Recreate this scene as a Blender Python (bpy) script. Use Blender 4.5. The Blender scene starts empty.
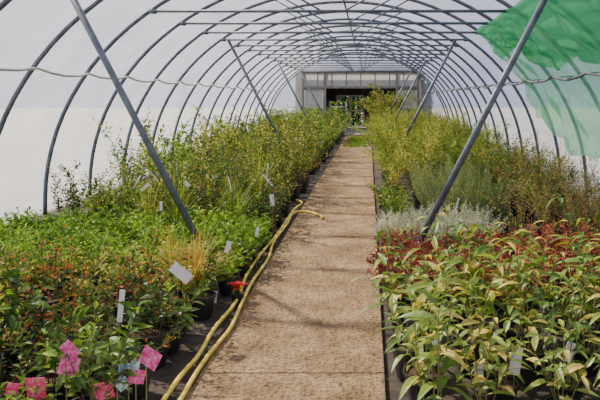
import bpy, math, random
from mathutils import Vector, Matrix
R = random.Random(7)
F=650.0; VX=369.0; VY=99.0; CH=1.6
def P(x,y,s): return Vector(((x-VX)/s, F/s, CH-(y-VY)/s))
CX=-0.5; HA=4.0; ZB=0.2; HB=3.4
def prof(x):
    r=(x-CX)/HA
    if abs(r)>=1: return ZB
    return ZB+HB*math.sqrt(1-r*r)
# ---------------------------------------------------------------- materials
def nm(name):
    m=bpy.data.materials.new(name); m.use_nodes=True
    nt=m.node_tree; nt.nodes.clear()
    o=nt.nodes.new('ShaderNodeOutputMaterial'); return m,nt,o
def L(nt,a,b): nt.links.new(a,b)
def coords(nt,scale=(1,1,1)):
    t=nt.nodes.new('ShaderNodeTexCoord'); mp=nt.nodes.new('ShaderNodeMapping'); mp.inputs['Scale'].default_value=scale
    L(nt,t.outputs['Object'],mp.inputs[0]); return mp.outputs[0]
def noise(nt,vec,scale,detail=4,rough=.6):
    n=nt.nodes.new('ShaderNodeTexNoise'); n.inputs['Scale'].default_value=scale; n.inputs['Detail'].default_value=detail; n.inputs['Roughness'].default_value=rough
    L(nt,vec,n.inputs['Vector']); return n.outputs['Fac']
def ramp(nt,fac,stops):
    r=nt.nodes.new('ShaderNodeValToRGB')
    e=r.color_ramp.elements
    while len(e)<len(stops): e.new(.5)
    for i,(p,c) in enumerate(stops): e[i].position=p; e[i].color=(*c,1)
    L(nt,fac,r.inputs[0]); return r.outputs[0]
def principled(name,stops,scale=5,rough=.7,metal=0,bump=0,bscale=None,vs=(1,1,1)):
    m,nt,o=nm(name); b=nt.nodes.new('ShaderNodeBsdfPrincipled'); v=coords(nt,vs)
    n=noise(nt,v,scale); L(nt,ramp(nt,n,stops),b.inputs['Base Color'])
    b.inputs['Roughness'].default_value=rough; b.inputs['Metallic'].default_value=metal
    if bump:
        bn=nt.nodes.new('ShaderNodeBump'); bn.inputs['Strength'].default_value=bump; bn.inputs['Distance'].default_value=.02
        L(nt,noise(nt,v,bscale or scale*4),bn.inputs['Height']); L(nt,bn.outputs[0],b.inputs['Normal'])
    L(nt,b.outputs[0],o.inputs[0]); return m
def leafmat(name,cs,trans=.4,gloss=.03,nscale=22):
    m,nt,o=nm(name); v=coords(nt)
    n=noise(nt,v,nscale,2)
    oi=nt.nodes.new('ShaderNodeObjectInfo')
    a=nt.nodes.new('ShaderNodeMath'); a.operation='MULTIPLY_ADD'; a.inputs[1].default_value=.4; L(nt,oi.outputs['Random'],a.inputs[0])
    s=nt.nodes.new('ShaderNodeMath'); s.operation='SUBTRACT'; s.inputs[1].default_value=.2; L(nt,n,s.inputs[0]); L(nt,s.outputs[0],a.inputs[2])
    k=len(cs); col=ramp(nt,a.outputs[0],[(.28+.44*i/(k-1),c) for i,c in enumerate(cs)])
    d=nt.nodes.new('ShaderNodeBsdfDiffuse'); t=nt.nodes.new('ShaderNodeBsdfTranslucent'); g=nt.nodes.new('ShaderNodeBsdfGlossy'); g.inputs['Roughness'].default_value=.45
    L(nt,col,d.inputs[0])
    hs=nt.nodes.new('ShaderNodeMixRGB'); hs.blend_type='MULTIPLY'; hs.inputs[0].default_value=.7; hs.inputs[2].default_value=(1.0,1.0,.4,1); L(nt,col,hs.inputs[1]); L(nt,hs.outputs[0],t.inputs[0])
    m1=nt.nodes.new('ShaderNodeMixShader'); m1.inputs[0].default_value=trans; L(nt,d.outputs[0],m1.inputs[1]); L(nt,t.outputs[0],m1.inputs[2])
    m2=nt.nodes.new('ShaderNodeMixShader'); m2.inputs[0].default_value=gloss; L(nt,m1.outputs[0],m2.inputs[1]); L(nt,g.outputs[0],m2.inputs[2])
    L(nt,m2.outputs[0],o.inputs[0]); return m
def sheet(name,col,tcol,transp,bump=.2,diff=.25,bs=3,dark=.8):
    m,nt,o=nm(name); v=coords(nt)
    d=nt.nodes.new('ShaderNodeBsdfDiffuse'); t=nt.nodes.new('ShaderNodeBsdfTranslucent'); tr=nt.nodes.new('ShaderNodeBsdfTransparent')
    n=noise(nt,v,bs,5)
    c=ramp(nt,n,[(.3,tuple(dark*q for q in col)),(.7,col)])
    L(nt,c,d.inputs[0]); L(nt,c,t.inputs[0]); tr.inputs[0].default_value=(*tcol,1)
    b=nt.nodes.new('ShaderNodeBump'); b.inputs['Strength'].default_value=bump; L(nt,n,b.inputs['Height']); L(nt,b.outputs[0],d.inputs['Normal']); L(nt,b.outputs[0],t.inputs['Normal'])
    m1=nt.nodes.new('ShaderNodeMixShader'); m1.inputs[0].default_value=1-diff; L(nt,d.outputs[0],m1.inputs[1]); L(nt,t.outputs[0],m1.inputs[2])
    m2=nt.nodes.new('ShaderNodeMixShader'); m2.inputs[0].default_value=transp; L(nt,m1.outputs[0],m2.inputs[1]); L(nt,tr.outputs[0],m2.inputs[2])
    L(nt,m2.outputs[0],o.inputs[0]); return m
M={}
M['poly']=sheet('polythene',(.60,.62,.71),(.92,.94,1),.58,bump=.4,diff=.35,bs=1.4,dark=.68)
M['net']=sheet('green_shade_net',(.3,.66,.42),(.6,.88,.68),.52,diff=.3,bs=6)
M['net2']=sheet('green_shade_net_dense',(.14,.56,.27),(.35,.8,.5),.35,diff=.3,bs=6,dark=.7)
M['panel']=sheet('door_panel_sheet',(.8,.8,.8),(.9,.92,1),.15,bump=.1,diff=.6,bs=3)
M['steel']=principled('galvanised_steel',[(.3,(.07,.085,.115)),(.7,(.16,.185,.23))],8,.5,.35)
M['white']=principled('white_plastic',[(.3,(.75,.75,.75)),(.7,(.9,.9,.88))],6,.5)
M['rope']=principled('rail_paint',[(.3,(.35,.35,.36)),(.7,(.7,.68,.62))],5,.6)
M['dark_rail']=principled('dark_rail',[(.3,(.06,.065,.08)),(.7,(.16,.17,.19))],5,.6)
M['pot']=principled('black_pot_plastic',[(.3,(.012,.012,.014)),(.7,(.035,.035,.04))],6,.45)
M['soil']=principled('potting_soil',[(.3,(.03,.02,.012)),(.7,(.08,.05,.03))],40,.95)
M['stem_b']=principled('brown_stem',[(.3,(.12,.055,.03)),(.7,(.26,.14,.07))],20,.8)
M['stem_g']=principled('green_stem',[(.3,(.14,.16,.05)),(.7,(.32,.25,.08))],20,.8)
M['wood']=principled('weathered_timber',[(.3,(.12,.11,.10)),(.7,(.3,.28,.25))],6,.8,vs=(1,1,.2))
M['frame']=principled('white_painted_frame',[(.3,(.5,.5,.48)),(.7,(.72,.71,.68))],6,.6)
M['shed']=principled('dark_shed_boards',[(.3,(.05,.045,.04)),(.7,(.12,.11,.095))],4,.85)
M['hose']=principled('yellow_hose',[(.3,(.75,.53,.04)),(.7,(.95,.74,.1))],12,.4)
M['mat']=principled('weed_matting',[(.3,(.02,.018,.014)),(.7,(.08,.06,.045))],7,.9,bump=.5,bscale=60)
M['ground']=principled('gravel_ground',[(.3,(.26,.27,.25)),(.7,(.42,.43,.40))],2,.95)
m,nt,o=nm('path_concrete'); b=nt.nodes.new('ShaderNodeBsdfPrincipled'); v=coords(nt)
c1=ramp(nt,noise(nt,v,2.6,8,.75),[(.3,(.18,.12,.07)),(.48,(.32,.225,.135)),(.68,(.50,.37,.23))])
c2=ramp(nt,noise(nt,v,42,4,.85),[(.38,(.3,.26,.2)),(.5,(.95,.93,.9)),(.66,(1.4,1.35,1.25))])
vo=nt.nodes.new('ShaderNodeTexVoronoi'); vo.inputs['Scale'].default_value=20; L(nt,v,vo.inputs['Vector'])
c3=ramp(nt,vo.outputs['Distance'],[(.07,(.2,.15,.1)),(.2,(1,1,1))])
mx=nt.nodes.new('ShaderNodeMixRGB'); mx.blend_type='MULTIPLY'; mx.inputs[0].default_value=.95; L(nt,c1,mx.inputs[1]); L(nt,c2,mx.inputs[2])
my=nt.nodes.new('ShaderNodeMixRGB'); my.blend_type='MULTIPLY'; my.inputs[0].default_value=.7; L(nt,mx.outputs[0],my.inputs[1]); L(nt,c3,my.inputs[2])
L(nt,my.outputs[0],b.inputs['Base Color']); b.inputs['Roughness'].default_value=.95; b.inputs['Specular IOR Level'].default_value=.1
bn=nt.nodes.new('ShaderNodeBump'); bn.inputs['Strength'].default_value=1.0; bn.inputs['Distance'].default_value=.025; L(nt,noise(nt,v,38,6,.75),bn.inputs['Height']); L(nt,bn.outputs[0],b.inputs['Normal'])
L(nt,b.outputs[0],o.inputs[0]); M['conc']=m
def tagmat(name,a,bc,sc=60):
    m,nt,o=nm(name); b=nt.nodes.new('ShaderNodeBsdfPrincipled'); v=coords(nt)
    n=noise(nt,v,sc,3,.7)
    L(nt,ramp(nt,n,[(.42,a),(.62,bc)]),b.inputs['Base Color']); b.inputs['Roughness'].default_value=.4
    L(nt,b.outputs[0],o.inputs[0]); return m
M['tag_pink']=tagmat('pink_label_card',(.85,.03,.28),(.95,.35,.6),50)
M['tag_red']=tagmat('red_label_card',(.85,.03,.14),(.95,.25,.4),50)
M['tag_teal']=tagmat('teal_label_card',(.1,.35,.45),(.9,.85,.9),45)
M['petal_red']=leafmat('red_petal',[(.5,.01,.02),(.8,.03,.05)],.3)
M['g_mid']=leafmat('leaf_mid_green',[(.045,.105,.014),(.10,.19,.03),(.21,.31,.055)])
M['g_dark']=leafmat('leaf_dark_green',[(.018,.05,.014),(.045,.10,.024),(.1,.17,.04)],.3)
M['g_bright']=leafmat('leaf_bright_green',[(.10,.22,.02),(.21,.39,.04),(.38,.54,.08)],.45)
M['g_yel']=leafmat('leaf_yellow_green',[(.16,.24,.03),(.34,.40,.065),(.62,.58,.14)],.45)
M['g_gold']=leafmat('leaf_gold',[(.38,.33,.05),(.6,.5,.09),(.8,.68,.18)],.45)
M['r_orange']=leafmat('leaf_orange_red',[(.3,.06,.03),(.45,.16,.05),(.45,.28,.07)],.35)
M['r_dark']=leafmat('leaf_dark_red',[(.15,.014,.022),(.34,.035,.045),(.52,.13,.08)],.35)
M['silver']=leafmat('leaf_silver',[(.36,.4,.32),(.55,.58,.46),(.75,.75,.62)],.2)
M['rosem']=leafmat('leaf_rosemary',[(.13,.22,.09),(.26,.36,.15),(.4,.5,.22)],.3)
M['straw']=leafmat('leaf_straw',[(.5,.2,.05),(.68,.38,.09),(.45,.36,.07)],.4)
M['long']=leafmat('leaf_long_green',[(.06,.14,.015),(.15,.27,.035),(.36,.44,.07)],.4,.05,7)
M['longy']=leafmat('leaf_long_yellow',[(.36,.36,.05),(.58,.5,.1),(.75,.62,.16)],.4,.04,7)
M['brown']=leafmat('leaf_brown',[(.2,.09,.04),(.34,.18,.08),(.38,.29,.1)],.35)
# ---------------------------------------------------------------- mesh builder
class MB:
    def __init__(s): s.v=[]; s.f=[]; s.m=[]; s.mats=[]
    def mi(s,k):
        if k not in s.mats: s.mats.append(k)
        return s.mats.index(k)
    def tube(s,pts,r,k,n=8,r2=None,cap=True):
        k=s.mi(k); pts=[Vector(p) for p in pts]; N=len(pts); base=len(s.v)
        up=None
        for i,p in enumerate(pts):
            d=(pts[min(i+1,N-1)]-pts[max(i-1,0)])
            if d.length<1e-9: d=Vector((0,0,1))
            d.normalize()
            if up is None:
                up=Vector((0,0,1)) if abs(d.z)<.9 else Vector((1,0,0))
            a=d.cross(up).normalized(); b=a.cross(d).normalized(); up=b
            rr=r if r2 is None else r+(r2-r)*i/max(1,N-1)
            for j in range(n):
                t=2*math.pi*j/n; s.v.append(p+a*(rr*math.cos(t))+b*(rr*math.sin(t)))
        for i in range(N-1):
            for j in range(n):
                a0=base+i*n+j; a1=base+i*n+(j+1)%n
                s.f.append((a0,a1,a1+n,a0+n)); s.m.append(k)
        if cap and n>3:
            s.f.append(tuple(base+j for j in range(n))[::-1]); s.m.append(k)
            s.f.append(tuple(base+(N-1)*n+j for j in range(n))); s.m.append(k)
    def box(s,lo,hi,k,mat=None):
        k=s.mi(k); b=len(s.v)
        for z in (lo[2],hi[2]):
            for (x,y) in ((lo[0],lo[1]),(hi[0],lo[1]),(hi[0],hi[1]),(lo[0],hi[1])):
                p=Vector((x,y,z)); s.v.append(mat@p if mat else p)
        for f in ((3,2,1,0),(4,5,6,7),(0,1,5,4),(1,2,6,5),(2,3,7,6),(3,0,4,7)):
            s.f.append(tuple(b+i for i in f)); s.m.append(k)
    def quad(s,pts,k):
        k=s.mi(k); b=len(s.v); s.v+= [Vector(p) for p in pts]; s.f.append(tuple(range(b,b+len(pts)))); s.m.append(k)
    def lathe(s,rings,k,n=12,c=(0,0,0)):
        k=s.mi(k); b=len(s.v)
        for (r,z) in rings:
            for j in range(n):
                t=2*math.pi*j/n; s.v.append(Vector((c[0]+r*math.cos(t),c[1]+r*math.sin(t),c[2]+z)))
        for i in range(len(rings)-1):
            for j in range(n):
                a0=b+i*n+j; a1=b+i*n+(j+1)%n; s.f.append((a0,a1,a1+n,a0+n)); s.m.append(k)
    def leaf(s,p,d,nrm,Ln,W,k,big=False,droop=.3):
        k=s.mi(k); d=d.normalized(); side=d.cross(nrm)
        if side.length<1e-5: side=d.cross(Vector((1,0,.3)))
        side.normalize(); u=side.cross(d).normalized(); b=len(s.v)
        if not big:
            s.v+=[p, p+d*Ln*.5+side*W*.5+u*W*.2, p+d*Ln-u*Ln*droop*.5, p+d*Ln*.5-side*W*.5+u*W*.2]
            s.f+=[(b,b+1,b+2),(b,b+2,b+3)]; s.m+=[k,k]
        else:
            st=[(.0,.06),(.12,.5),(.34,1),(.58,.95),(.82,.5),(1,.02)]
            for (t,w) in st:
                c=p+d*Ln*t-Vector((0,0,1))*(Ln*droop*t*t)
                s.v+=[c+side*W*.5*w+u*W*.18*w, c, c-side*W*.5*w+u*W*.18*w]
            for i in range(len(st)-1):
                a=b+3*i
                s.f+=[(a,a+1,a+4,a+3),(a+1,a+2,a+5,a+4)]; s.m+=[k,k]
    def mesh(s,name,smooth=False):
        me=bpy.data.meshes.new(name); me.from_pydata([tuple(v) for v in s.v],[],s.f)
        for k in s.mats: me.materials.append(M[k])
        me.polygons.foreach_set('material_index',s.m)
        if smooth: me.polygons.foreach_set('use_smooth',[True]*len(s.f))
        me.update(); return me
    def obj(s,name,parent=None,smooth=False):
        o=bpy.data.objects.new(name,s.mesh(name,smooth)); bpy.context.scene.collection.objects.link(o)
        if parent: o.parent=parent
        return o
def empty(name,loc=(0,0,0)):
    e=bpy.data.objects.new(name,None); e.location=loc; e.empty_display_size=.2; bpy.context.scene.collection.objects.link(e); return e
# ---------------------------------------------------------------- plants
def plant(name,seed,h=.5,spread=.5,ns=8,LL=.04,LW=.02,sp=.02,br=3,stem='stem_b',lm=(('g_mid',1),),tip=None,tipf=.2,
          pot=.1,droop=.3,ang=55,big=False,t0=.2,curve=.3,sr=.003,base_r=.03,blen=.45,jit=.5,straight=False,lo=.7,hi=1.15):
    r=random.Random(seed); mb=MB(); ph=pot*1.7
    if pot:
        mb.lathe([(pot*.72,0),(pot*.98,ph*.9),(pot*1.06,ph*.9),(pot*1.06,ph),(pot*.95,ph),(pot*.93,ph*.88)],'pot',12)
        mb.lathe([(pot*.93,ph*.88),(0.001,ph*.9)],'soil',12)
    def pick():
        x=r.random()*sum(w for _,w in lm)
        for k,w in lm:
            x-=w
            if x<=0: return k
        return lm[-1][0]
    def shoot(p,d,ln,lvl,rad):
        n=max(3,int(ln/.07)); pts=[p.copy()]; d=d.normalized(); ds=[d.copy()]
        az=Vector((r.uniform(-1,1),r.uniform(-1,1),0))
        for i in range(n):
            out=Vector((d.x,d.y,0))
            d=(d+ (Vector((0,0,-1))*curve*.12 + out*curve*.05+az*.03*jit*2)+Vector((r.gauss(0,.06),r.gauss(0,.06),r.gauss(0,.04)))*jit).normalized()
            p=p+d*(ln/n); pts.append(p.copy()); ds.append(d.copy())
        mb.tube(pts,rad,stem,3,rad*.35,cap=False)
        nl=int(ln*(1-t0*(lvl==0))/sp); g=r.random()*6.28
        for i in range(nl):
            t=(t0 if lvl==0 else .1)+(1-(t0 if lvl==0 else .1))*(i+r.random()*.6)/max(1,nl)
            t=min(t,.999); q=t*n; j=int(q); fr=q-j
            c=pts[j].lerp(pts[j+1],fr); dd=ds[j+1]
            a=dd.cross(Vector((0,0,1)) if abs(dd.z)<.95 else Vector((1,0,0))).normalized(); b2=dd.cross(a)
            g+=2.4+r.uniform(-.4,.4)
            rad_d=a*math.cos(g)+b2*math.sin(g)
            an=math.radians(ang+r.uniform(-18,18))
            ld=dd*math.cos(an)+rad_d*math.sin(an)
            sz=r.uniform(.65,1.15)*(1-.35*t*t)
            k=pick()
            if tip and r.random()<(tipf if t<.7 else tipf*3): k=tip
            nr=(dd+Vector((r.uniform(-.3,.3),r.uniform(-.3,.3),.5))).normalized()
            mb.leaf(c,ld,nr,LL*sz,LW*sz,k,big,droop*r.uniform(.3,1.5))
        if lvl<1:
            for i in range(br):
                t=r.uniform(.25,.9); j=int(t*n); c=pts[j]; dd=ds[j]
                a=r.random()*6.28; o2=Vector((math.cos(a),math.sin(a),r.uniform(.3,1.0)))
                shoot(c,(dd*.6+o2*(.7 if not straight else .3)),ln*blen*r.uniform(.6,1.1)*(1.15-t),1,rad*.6)
    for i in range(ns):
        a=6.283*i/ns+r.uniform(-.5,.5); tilt=spread*r.uniform(.1,1)
        d=Vector((math.cos(a)*math.sin(tilt),math.sin(a)*math.sin(tilt),math.cos(tilt)))
        shoot(Vector((math.cos(a)*base_r,math.sin(a)*base_r,ph*.85)),d,(h-ph)*r.uniform(lo,hi),0,sr)
    return mb.mesh(name)
def hash_(s): return sum((i+1)*ord(c) for i,c in enumerate(s))
def variants(name,n=3,**kw):
    return [plant(name,hash_(name)+i*17,**kw) for i in range(n)]
def grass(name,seed,h,n,k1,k2,w=.009):
    r=random.Random(seed); mb=MB()
    mb.lathe([(.065,0),(.088,.14),(.095,.14),(.095,.155),(.08,.155),(.001,.135)],'pot',12)
    for i in range(n):
        a=r.random()*6.283; tl=r.uniform(.05,.95); ln=h*r.uniform(.6,1.15); d=Vector((math.cos(a)*math.sin(tl),math.sin(a)*math.sin(tl),math.cos(tl)))
        p=Vector((r.uniform(-.04,.04),r.uniform(-.04,.04),.13)); sd=Vector((-math.sin(a),math.cos(a),0)); b=len(mb.v); S=6
        for j in range(S+1):
            t=j/S; ww=w*(1-t**2*.95)*.5
            mb.v+=[p+sd*ww,p-sd*ww]; p=p+d*ln/S; d=(d+Vector((d.x*.12,d.y*.12,-.17*t*2))).normalized()
        k=mb.mi(k1 if r.random()<.65 else k2)
        for j in range(S): mb.f.append((b+2*j,b+2*j+1,b+2*j+3,b+2*j+2)); mb.m.append(k)
    return mb.mesh(name)
K={}
K['mixed']=variants('mixed_shrub',3,h=.5,spread=.85,ns=8,LL=.065,LW=.035,sp=.023,br=4,lm=(('g_mid',5),('g_dark',2),('g_bright',1)),lo=.5,hi=1.25)
K['olive']=variants('olive_shrub',3,h=.54,spread=.9,ns=8,LL=.048,LW=.026,sp=.019,br=5,lm=(('g_mid',3),('g_yel',2),('g_dark',1)),tip='g_yel',tipf=.1,lo=.5,hi=1.25)
K['redtip']=variants('red_tipped_shrub',3,h=.55,spread=.85,ns=8,LL=.055,LW=.025,sp=.021,br=4,lm=(('g_dark',3),('g_mid',4),('r_orange',1)),tip='r_orange',tipf=.15,lo=.5,hi=1.25)
K['darksh']=variants('dark_shrub',2,h=.46,spread=.9,ns=9,LL=.042,LW=.023,sp=.016,br=5,lm=(('g_dark',4),('g_mid',2)),tip='r_orange',tipf=.06)
K['bigleaf']=variants('broad_leaf_shrub',3,h=.54,spread=.8,ns=7,LL=.13,LW=.058,sp=.038,br=2,big=True,lm=(('g_mid',3),('g_dark',3),('g_bright',1)))
K['bright']=variants('bright_green_perennial',3,h=.38,spread=.85,ns=11,LL=.085,LW=.036,sp=.021,br=3,stem='stem_g',lm=(('g_bright',6),('g_mid',2)),pot=.08)
K['grass']=[grass('straw_grass',i,.55,120,'straw','g_yel') for i in (1,2)]
K['ggrass']=[grass('green_grass',i,.75,110,'g_yel','g_mid') for i in (3,4)]
K['tall']=variants('tall_green_shrub',4,h=.98,spread=.5,ns=7,LL=.06,LW=.032,sp=.025,br=5,lm=(('g_mid',5),('g_yel',1.5),('g_dark',2)),tip='g_yel',tipf=.1,lo=.5,hi=1.25)
K['tallyel']=variants('tall_gold_shrub',3,h=.98,spread=.5,ns=8,LL=.05,LW=.022,sp=.021,br=5,lm=(('g_yel',3),('g_mid',3),('g_gold',1)),tip='g_gold',tipf=.16,lo=.5,hi=1.25)
K['talldk']=variants('tall_dark_shrub',2,h=.9,spread=.6,ns=8,LL=.06,LW=.035,sp=.025,br=5,lm=(('g_dark',4),('g_mid',3)),tip='r_orange',tipf=.06,lo=.5,hi=1.15)
K['talllf']=variants('tall_broad_leaf_shrub',2,h=1.05,spread=.5,ns=7,LL=.13,LW=.05,sp=.045,br=4,lm=(('g_mid',3),('g_bright',2),('g_yel',1)),lo=.6)
K['feather']=variants('feathery_shrub',4,h=1.15,spread=.55,ns=9,LL=.06,LW=.015,sp=.015,br=8,stem='stem_g',lm=(('g_yel',3),('g_mid',2),('g_bright',2)),tip='g_gold',tipf=.08,ang=50,lo=.45,hi=1.25,jit=.9)
K['rosem']=variants('rosemary',3,h=.7,spread=.35,ns=14,LL=.032,LW=.008,sp=.0065,br=2,lm=(('rosem',4),('g_mid',1)),ang=50,straight=True,t0=.05,lo=.6)
K['red']=variants('red_foliage_shrub',4,h=.38,spread=.9,ns=12,LL=.04,LW=.024,sp=.015,br=4,lm=(('r_dark',6),('r_orange',1.2),('g_dark',1.5)),pot=.08)
K['silver']=variants('silver_lavender',3,h=.38,spread=.9,ns=18,LL=.034,LW=.012,sp=.007,br=3,stem='stem_g',lm=(('silver',1),),pot=.08,t0=.1)
K['long']=variants('long_leaf_shrub',5,h=.88,spread=.4,ns=5,LL=.185,LW=.048,sp=.052,br=1,stem='stem_g',lm=(('long',6),('longy',1.6),('g_mid',2)),big=True,droop=.55,ang=56,sr=.0045,t0=.15,lo=.6,hi=1.12)
K['wisp']=variants('brown_wispy_shrub',3,h=.95,spread=.5,ns=9,LL=.036,LW=.016,sp=.026,br=6,lm=(('brown',3),('g_yel',2),('g_mid',2)),lo=.5,hi=1.2)
K['rstem']=variants('red_stem_shrub',2,h=.95,spread=.4,ns=8,LL=.065,LW=.028,sp=.035,br=4,lm=(('r_orange',2),('g_mid',2),('brown',1)),lo=.6,hi=1.2)
K['big']=variants('large_shrub',2,h=2.1,spread=.4,ns=14,LL=.13,LW=.065,sp=.035,br=8,lm=(('g_mid',3),('g_yel',2),('brown',1)),pot=.18,sr=.007)
def put(parent,kind,x,y,sc=1,tilt=.1,var=.14):
    me=R.choice(K[kind]); o=bpy.data.objects.new(me.name.split('.')[0],me)
    o.location=(x,y,0.012); o.rotation_euler=(R.uniform(-tilt,tilt),R.uniform(-tilt,tilt),R.uniform(0,6.28))
    q=sc*R.uniform(1-var,1+var); o.scale=(q,q,q*R.uniform(.93,1.07)); o.parent=parent; bpy.context.scene.collection.objects.link(o)
    return o
def bed(name,xe,xo,y0,y1,step,kinds,sc=1,patch=.7,var=.14):
    e=empty(name); y=y0; row=0; sg=1 if xo>xe else -1
    ks=[k for k,w in kinds for _ in range(w)]
    while y<=y1:
        n=int(abs(xo-xe)/step)
        for i in range(n+1):
            x=xe+sg*(i*step+(row%2)*step*.15)
            pr=random.Random(int(math.floor(x/.9))*131+int(math.floor(y/1.1))*977+hash_(name))
            k=pr.choice(ks) if R.random()<patch else R.choice(ks)
            put(e,k,x+R.uniform(-.15,.15)*step,y+R.uniform(-.2,.2)*step,sc,var=var)
        y+=step; row+=1
    return e
PL=-0.97; PR=0.09
bed('mixed_shrub_bed',PL-.26,-3.6,2.95,5.1,.3,[('mixed',4),('olive',3),('redtip',4),('darksh',3),('bigleaf',2)],1.03,.55,.2)
bed('bright_perennial_bed',PL-.2,-3.8,5.35,7.2,.26,[('bright',1)],1.0,var=.2)
bed('medium_shrub_bed',PL-.22,-3.65,7.5,9.0,.33,[('tall',3),('ggrass',1),('talldk',3),('bigleaf',1)],.88,.5,.2)
bed('tall_shrub_bed',PL-.24,-3.65,9.3,27.3,.45,[('tall',4),('tallyel',2),('talldk',3),('talllf',3),('ggrass',1),('wisp',1)],1.02,.6,.32)
bed('long_leaf_shrub_bed',PR+.16,2.75,3.05,4.5,.34,[('long',1)],.9,var=.22)
bed('red_foliage_bed',PR+.12,3.0,4.85,6.3,.24,[('red',1)],1.05,var=.2)
bed('silver_lavender_bed',PR+.12,1.35,6.5,7.4,.24,[('silver',1)],1.15)
bed('dark_perennial_bed',1.6,2.9,6.6,7.4,.28,[('darksh',2),('red',1),('wisp',2)],.85)
bed('rosemary_bed',.75,1.8,7.65,9.8,.27,[('rosem',1)],1.05)
bed('wispy_shrub_bed',2.05,2.9,7.65,11.5,.34,[('wisp',2),('talldk',1)],.95)
bed('green_shrub_bed',PR+.16,.5,7.65,9.6,.3,[('mixed',1),('olive',1)])
bed('feathery_shrub_bed',PR+.3,1.95,10.0,21.5,.46,[('feather',5),('tallyel',1),('tall',1)],1.0,.7,.28)
bed('border_shrub_bed',2.2,2.8,11.9,27.3,.42,[('tall',2),('talldk',3),('wisp',1)],1.0,.6,.2)
bed('far_shrub_bed',PR+.4,1.9,21.9,27.3,.45,[('tall',2),('tallyel',1),('talldk',1)],1.1,.5,.25)
e=empty('red_stem_shrub_cluster')
for (x,y) in ((2.0,4.75),(2.35,4.6),(2.1,5.3),(2.5,5.6),(1.75,4.4)): put(e,'rstem',x,y,.98)
for nm_,x,y,sc in (('large_potted_shrub',.85,27.9,1.1),('large_potted_shrub',.3,27.8,.95),('large_potted_shrub',.55,31.5,1.0),('large_potted_shrub',-2.4,28.0,.62)):
    e=empty(nm_,(x,y,0)); put(e,'big',0,0,sc,0)
e=empty('straw_grass_cluster')
for (x,y) in ((-1.4,5.2),(-1.62,5.35),(-1.35,4.9)): put(e,'grass',x,y,.9)
# ---------------------------------------------------------------- ground, path
mb=MB(); mb.quad([(-4.62,-3,0),(3.62,-3,0),(3.62,28.9,0),(-4.62,28.9,0)],'mat'); mb.obj('floor')
mb=MB(); mb.quad([(-60,-40,-.03),(60,-40,-.03),(60,120,-.03),(-60,120,-.03)],'ground'); mb.obj('ground')
mb=MB(); ys=[-3,3.73,16.4,28.85]
for a,b in zip(ys[:-1],ys[1:]):
    mb.box((PL,a+.004,-.05),(PR,b-.004,.03),'conc')
o=mb.obj('concrete_path'); bv=o.modifiers.new('b','BEVEL'); bv.width=.008; bv.segments=2
mb=MB(); r=random.Random(3)
for i in range(1000):
    x=r.gauss(-.4,.28); y=r.uniform(21,26.5)
    if abs(x+.4)<.5: mb.leaf(Vector((x,y,.03)),Vector((r.uniform(-1,1),r.uniform(-1,1),1.5)),Vector((0,1,0)),.07,.03,'g_mid' if i%2 else 'g_bright')
mb.obj('moss_patch')
mb=MB()
for i in range(520):
    sd=r.random()<.5; x=(PL+abs(r.gauss(0,.1))) if sd else (PR-abs(r.gauss(0,.1))); y=r.uniform(3,16)
    a=r.random()*6.28
    mb.leaf(Vector((x,y,.034)),Vector((math.cos(a),math.sin(a),.15)),Vector((0,0,1)),r.uniform(.01,.035),r.uniform(.006,.014),r.choice(['brown','straw','soil','soil']))
mb.obj('fallen_leaves')
# ---------------------------------------------------------------- tunnel
HY=[6.13+1.45*k for k in range(-6,16)]
HY=[y for y in HY if y<28.6]+[28.8]
def arc(off=0,n=40,a0=0,a1=math.pi):
    return [(CX-(HA+off)*math.cos(a0+(a1-a0)*i/n), ZB+(HB+off)*math.sin(a0+(a1-a0)*i/n)) for i in range(n+1)]
TZ=2.82
for i,y in enumerate(HY):
    mb=MB(); pts=[(CX-HA,y,-.02)]+[(x,y,z) for x,z in arc(n=44)]+[(CX+HA,y,-.02)]
    mb.tube(pts,.03,'steel',8)
    mb.tube([(CX-2.55,y,TZ),(CX+2.55,y,TZ)],.022,'steel',8)
    for sx in (-1,1):
        mb.tube([(CX+sx*.15,y,TZ),(CX+sx*1.25,y,prof(CX+1.25))],.014,'steel',6)
        mb.box((CX+sx*2.5-.04,y-.035,TZ-.035),(CX+sx*2.5+.04,y+.035,TZ+.035),'steel')
    mb.obj('tunnel_hoop',smooth=True)
for y in [6.13, 13.5, 20.6, 27.4]:
    y=y-.06
    for sx in (-1,1):
        bx=(-1.45 if sx<0 else .33); tx=(CX-2.42 if sx<0 else 1.8)
        mb=MB(); mb.tube([(bx,y,0),(tx,y,TZ+.02)],.031,'steel',10)
        mb.box((bx-.06,y-.06,0),(bx+.06,y+.06,.015),'steel'); mb.obj('brace_pole',smooth=True)
for sx,k,z,off,rad in ((-1,'rope',1.95,.05,.017),(1,'dark_rail',1.9,.42,.02)):
    x=CX+sx*(HA*math.sqrt(1-((z-ZB)/HB)**2)-off); pts=[]
    for a,b in zip(HY[:-1],HY[1:]):
        for j in range(4):
            t=j/4; pts.append((x+R.uniform(-.012,.012),a+(b-a)*t,z-.05*math.sin(math.pi*t)+R.uniform(-.012,.012)))
    mb=MB(); mb.tube(pts,rad,k,7)
    if off>.1:
        for y in HY: mb.tube([(x,y,z),(x+sx*off,y,z+.02)],.012,k,6)
    mb.obj('wall_rail',smooth=True)
mb=MB(); mb.tube([(CX,-2.5,ZB+HB-.04),(CX,28.8,ZB+HB-.04)],.022,'steel'); mb.obj('ridge_pole',smooth=True)
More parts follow.
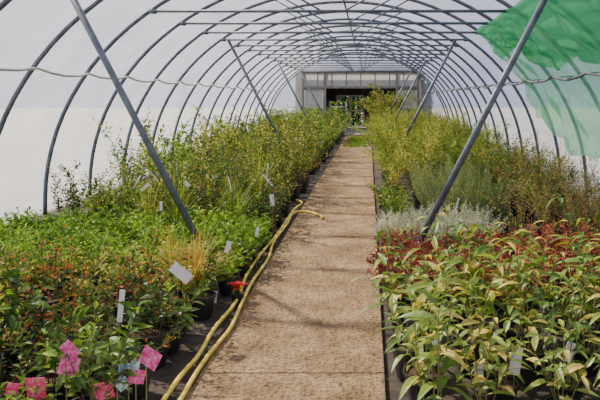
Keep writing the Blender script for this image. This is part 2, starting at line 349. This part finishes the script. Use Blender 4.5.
def cover(name,a0,a1,n):
    mb=MB(); k=mb.mi('poly'); ys=[]
    for a,b in zip(HY[:-1],HY[1:]):
        for j in range(4): ys.append((a+(b-a)*j/4,math.sin(math.pi*j/4)))
    ys.append((HY[-1],0)); A=[a0+(a1-a0)*i/n for i in range(n+1)]
    for (y,s) in ys:
        for t in A:
            q=.032-.03*s
            x=CX-(HA+q)*math.cos(t); z=ZB+(HB+q)*math.sin(t)
            mb.v.append(Vector((x,y,z)))
    n1=n+1
    for i in range(len(ys)-1):
        for j in range(n): mb.f.append((i*n1+j,i*n1+j+1,(i+1)*n1+j+1,(i+1)*n1+j)); mb.m.append(k)
    return mb,ys
for name,a0,a1,n in (('wall_left',0,.55,8),('ceiling',.55,math.pi-.55,30),('wall_right',math.pi-.55,math.pi,8)):
    mb,ys=cover(name,a0,a1,n)
    if name!='ceiling':
        x=CX+(-1 if 'left' in name else 1)*(HA+.032)
        mb.quad([(x,HY[0],-.03),(x,HY[-1],-.03),(x,HY[-1],ZB),(x,HY[0],ZB)],'poly')
    mb.obj(name,smooth=True)
# end wall
D0,D1,D2,D3=-2.93,-1.96,1.24,2.18; YB=28.9
mb=MB(); xs=sorted(set([CX-4+.1*i for i in range(81)]+[D0,D3]))
for a,b in zip(xs[:-1],xs[1:]):
    mid=(a+b)/2; z0=0 if (mid<D0 or mid>D3) else 2.8
    za,zb=prof(a),prof(b)
    if max(za,zb)>z0: mb.quad([(a,YB,z0),(b,YB,z0),(b,YB,max(z0,zb)),(a,YB,max(z0,za))],'poly')
mb.obj('wall_back')
mb=MB()
for x in (D0,D1,D2,D3): mb.box((x-.05,YB-.06,0),(x+.05,YB+.06,2.85),'wood')
for z in (2.12,2.8): mb.box((D0,YB-.07,z-.05),(D3,YB+.05,z+.05),'wood')
mb.obj('trim_1')
mb=MB()
for i in range(9):
    x=D0+(D3-D0)*i/8; mb.box((x-.02,YB-.03,2.17),(x+.02,YB+.01,2.75),'wood')
mb.quad([(D0,YB,2.17),(D3,YB,2.17),(D3,YB,2.75),(D0,YB,2.75)],'panel')
mb.obj('window_1')
for n,(a,b) in enumerate(((D0,D1),(D2,D3))):
    mb=MB(); a+=.06;b-=.06
    for z in (.05,1.1,2.0): mb.box((a,YB-.05,z),(b,YB-.01,z+.07),'wood')
    for xx in (a,b-.06): mb.box((xx,YB-.05,.05),(xx+.06,YB-.01,2.07),'frame')
    mb.tube([(a,YB-.06,.1),(b,YB-.06,1.1)],.025,'wood',6)
    mb.quad([(a,YB,.1),(b,YB,.1),(b,YB,2.0),(a,YB,2.0)],'panel'); mb.obj('door_%d'%(n+1))
# shed beyond
mb=MB(); SY=37
mb.box((-3.3,29.1,0),(-3.2,SY,2.75),'shed'); mb.box((2.4,29.1,0),(2.5,SY,2.75),'shed')
mb.box((-3.3,29.1,2.7),(2.5,30.2,2.8),'shed'); mb.box((-3.3,33.5,2.7),(2.5,SY,2.8),'shed'); mb.quad([(-3.3,30.2,2.75),(2.5,30.2,2.75),(2.5,33.5,2.75),(-3.3,33.5,2.75)],'poly')  # unseen translucent roof strip, added to let daylight into the shed
mb.box((-3.3,SY,0),(-1.8,SY+.1,2.8),'shed'); mb.box((-.3,SY,0),(2.5,SY+.1,2.8),'shed'); mb.box((-1.8,SY,1.75),(-.3,SY+.1,2.8),'shed')
for i in range(5): mb.box((-3.2,30+i*1.5,2.5),(2.4,30.1+i*1.5,2.7),'wood')
for x in (-1.86,-1.1,-.36): mb.box((x,SY-.05,0),(x+.1,SY,1.8),'frame')
for z in (.0,.9,1.75): mb.box((-1.86,SY-.05,z),(-.26,SY,z+.08),'frame')
mb.obj('potting_shed')
mb=MB(); mb.quad([(-3.3,28.95,.005),(2.5,28.95,.005),(2.5,SY,.005),(-3.3,SY,.005)],'ground'); mb.obj('shed_floor')
mb=MB(); r=random.Random(9)
for i in range(9000):
    x=r.uniform(-4,4); z=r.uniform(0,2.6); y=41+.5*math.sin(x*2)+r.uniform(-.3,.5)
    mb.leaf(Vector((x,y,z)),Vector((r.uniform(-1,1),-1,r.uniform(-1,1))),Vector((0,0,1)),.24,.15,r.choice(['g_mid','g_dark','g_dark']))
for i in range(11): mb.tube([(-4+i*.75,41.2,0),(-4+i*.75+.1,41.3,2.3)],.03,'stem_b',5)
mb.obj('hedge')
for n,(tx,ty) in enumerate(((-1.9,31),(.9,33.5))):
    mb=MB()
    for z in (.3,.75,1.2): mb.box((tx,ty,z),(tx+.8,ty+1.2,z+.04),'frame')
    for x in (tx,tx+.76):
        for y in (ty,ty+1.16): mb.box((x,y,0),(x+.04,y+.04,1.5),'frame')
    t=mb.obj('plant_trolley')
    e=empty('trolley_plants')
    for z in (.34,.79,1.24):
        for x in (tx+.15,tx+.45,tx+.7):
            o=put(e,'bright',x,ty+.3,.8); o.location.z=z+.001
# ---------------------------------------------------------------- shade net
NETP=[(2.45,2.86),(2.62,2.62),(2.78,2.36),(2.98,2.1),(3.2,1.8),(3.35,1.45),(3.44,1.1),(3.5,.75)]
def netcurve(v,end):
    q=min(v*end,1)*(len(NETP)-1); i=min(int(q),len(NETP)-2); f=q-i
    a,b=NETP[i],NETP[i+1]; return a[0]+(b[0]-a[0])*f, a[1]+(b[1]-a[1])*f
def net(name,mk,u0,u1,endf,off,ph):
    mb=MB(); k=mb.mi(mk); NU,NV=60,46
    for i in range(NU+1):
        u=u0+(u1-u0)*i/NU
        for j in range(NV+1):
            v=j/NV; rx,z=netcurve(v,endf(u)); y=5.6+5.9*u
            hp=abs(math.sin(math.pi*(y-6.13)/1.45))
            fold=(.045*math.sin(u*38+v*4+ph)+.025*math.sin(v*23+u*11+ph))*(.4+v)
            mb.v.append(Vector((CX+rx-off+fold-.06*hp*(1-v), y-.45*v*u*u+.04*math.sin(v*9+ph), z+fold*.5-.08*hp*(1-v))))
    for i in range(NU):
        for j in range(NV):
            a=i*(NV+1)+j; mb.f.append((a,a+1,a+NV+2,a+NV+1)); mb.m.append(k)
    return mb
mbn=net('n','net',0,1,lambda u:.72+.26*math.sin(math.pi*min(1,u*.85))**2,.0,0)
on=mbn.obj('shade_netting',smooth=True)
mbn=net('n','net2',.0,.97,lambda u:.62-.36*u+.06*math.sin(u*14),.05,1.7)
mbn.obj('upper_fold',parent=on,smooth=True)
# ---------------------------------------------------------------- hose
def G(x,y,h=.05):
    s=(y-VY)/CH; return Vector(((x-VX)/s,F/s,h))
def smooth(pts,n=8):
    out=[]
    for i in range(len(pts)-1):
        p0=pts[max(i-1,0)];p1=pts[i];p2=pts[i+1];p3=pts[min(i+2,len(pts)-1)]
        for j in range(n):
            t=j/n
            out.append(.5*((2*p1)+(-p0+p2)*t+(2*p0-5*p1+4*p2-p3)*t*t+(-p0+3*p1-3*p2+p3)*t**3))
    out.append(pts[-1]); return out
mb=MB()
h1=[Vector((-1.05,2.2,.02)),G(170,400),G(198,364),G(214,336),G(236,308),G(246,282),G(260,260),G(276,240),G(288,222),G(295,212),G(302,206),G(296,203)]
h2=[Vector((-.94,2.2,.05)),G(188,396),G(208,364),G(230,336),G(240,314),G(252,288),G(268,264),G(274,246),G(287,228),G(293,217),G(305,215),G(320,219),G(322,222)]
for h in (h1,h2): mb.tube(smooth(h),.0135,'hose',8)
mb.obj('garden_hose',smooth=True)
# ---------------------------------------------------------------- labels
def label(x,y,s,w,h,rot=0,k='white',yaw=0,pitch=0,stake=True,name='plant_label'):
    p=P(x,y,s); mb=MB()
    mt=Matrix.Rotation(yaw,4,'Z')@Matrix.Rotation(rot,4,'Y')@Matrix.Rotation(pitch,4,'X')
    mb.box((-w/2,-.001,-h/2),(w/2,.001,h/2),k,mt)
    b=mt@Vector((0,0,-h/2))
    if stake: mb.tube([b+Vector((0,.002,.02)),Vector((b.x*.6,.0,-p.z+.03))],.003,'stem_g',4)
    o=mb.obj(name); o.location=p; return o
label(121,306,180,.03,.18,.1); label(181,273,155,.15,.07,.75,yaw=.3); label(272,200,88,.05,.13,-.1)
label(212,177,76,.18,.04,.25); label(145,187,86,.12,.04,-.7); label(187,184,86,.08,.05,.8); label(62,168,70,.12,.07,.9); label(161,206,92,.03,.1)
label(228,247,120,.04,.1,.3); label(233,306,125,.06,.04,.2); label(215,297,135,.03,.09,.1); label(257,232,108,.03,.09,.2); label(196,262,125,.03,.07,-.4)
label(516,361,200,.055,.14,.15); label(479,374,200,.045,.11,-.1); label(434,346,195,.035,.13,.05); label(569,352,200,.045,.1,.3); label(456,235,95,.07,.06,.3)
label(178,342,150,.05,.05,.4)
for (x,y,k,w,h,rt,yw) in ((14,390,'tag_red',.08,.07,.2,.2),(36,389,'tag_red',.11,.12,-.1,-.1),(69,366,'tag_pink',.1,.1,.3,.2),(70,350,'tag_pink',.1,.06,.9,.3),(104,391,'tag_red',.1,.09,-.3,0),
    (129,367,'tag_teal',.11,.06,.1,.1),(150,358,'tag_pink',.11,.1,.5,-.2),(122,383,'tag_teal',.07,.07,.9,.1),(137,377,'tag_pink',.08,.07,.2,.3)):
    label(x,y,220,w*.85,h*.85,rt,k,yw,name='flower_picture_label')
mb=MB(); r=random.Random(12)
for i in range(44):
    lf=r.random()<.6
    y=r.uniform(4.5,18); x=r.uniform(-3.6,-1.2) if lf else r.uniform(.3,2.8)
    z={True:(.34 if y<7.3 else .8),False:(.34 if y<7.3 else .62)}[lf]*r.uniform(.6,1.0); a=r.uniform(-.8,.8)
    mt=Matrix.Translation((x,y,z))@Matrix.Rotation(r.uniform(-.8,.8),4,'Z')@Matrix.Rotation(a,4,'Y')
    mb.box((-.01,-.001,-.16),(.01,.001,.04),'white',mt)
mb.obj('pot_label_sticks')
mb=MB(); r=random.Random(2); c=Vector((-1.02,5.05,0))
mb.lathe([(.035,.0),(.05,.08),(.055,.08),(.055,.09),(.04,.09),(.001,.08)],'pot',14,c=(c.x,c.y,0))
for i in range(26):
    a=r.random()*6.28; t=r.uniform(.1,.9); d=Vector((math.cos(a)*t,math.sin(a)*t,.6))
    mb.leaf(c+Vector((0,0,.08)),d,Vector((0,0,1)),.06,.03,'g_mid',True)
for i in range(14):
    a=r.random()*6.28; q=c+Vector((math.cos(a)*r.uniform(0,.06),math.sin(a)*r.uniform(0,.06),.15+r.uniform(-.02,.02)))
    mb.tube([c+Vector((0,0,.08)),q],.002,'stem_g',3,cap=False)
    for j in range(5):
        b=j*1.257; mb.leaf(q,Vector((math.cos(b),math.sin(b),.3)),Vector((0,0,1)),.028,.024,'petal_red')
mb.obj('red_flower_pot')
# ---------------------------------------------------------------- light
sun=bpy.data.lights.new('sun','SUN'); sun.energy=15; sun.angle=math.radians(1.5); sun.color=(1,.85,.64)
so=bpy.data.objects.new('sun',sun); bpy.context.scene.collection.objects.link(so)
d=Vector((-.52,.32,.56)).normalized(); so.rotation_euler=d.to_track_quat('Z','Y').to_euler(); so.location=(-5,5,10)
w=bpy.data.worlds.new('sky'); bpy.context.scene.world=w; w.use_nodes=True; nt=w.node_tree
bg=nt.nodes['Background']; bg.inputs[0].default_value=(.77,.81,1,1); bg.inputs[1].default_value=1.05
# ---------------------------------------------------------------- camera
cam=bpy.data.cameras.new('camera'); co=bpy.data.objects.new('camera',cam); bpy.context.scene.collection.objects.link(co)
co.location=(0,0,CH); co.rotation_euler=(math.pi/2,0,0); cam.lens=39; cam.sensor_width=36
cam.shift_x=-(VX-300)/600; cam.shift_y=-(200-VY)/600; cam.clip_end=300; cam.clip_start=.05
bpy.context.scene.camera=co
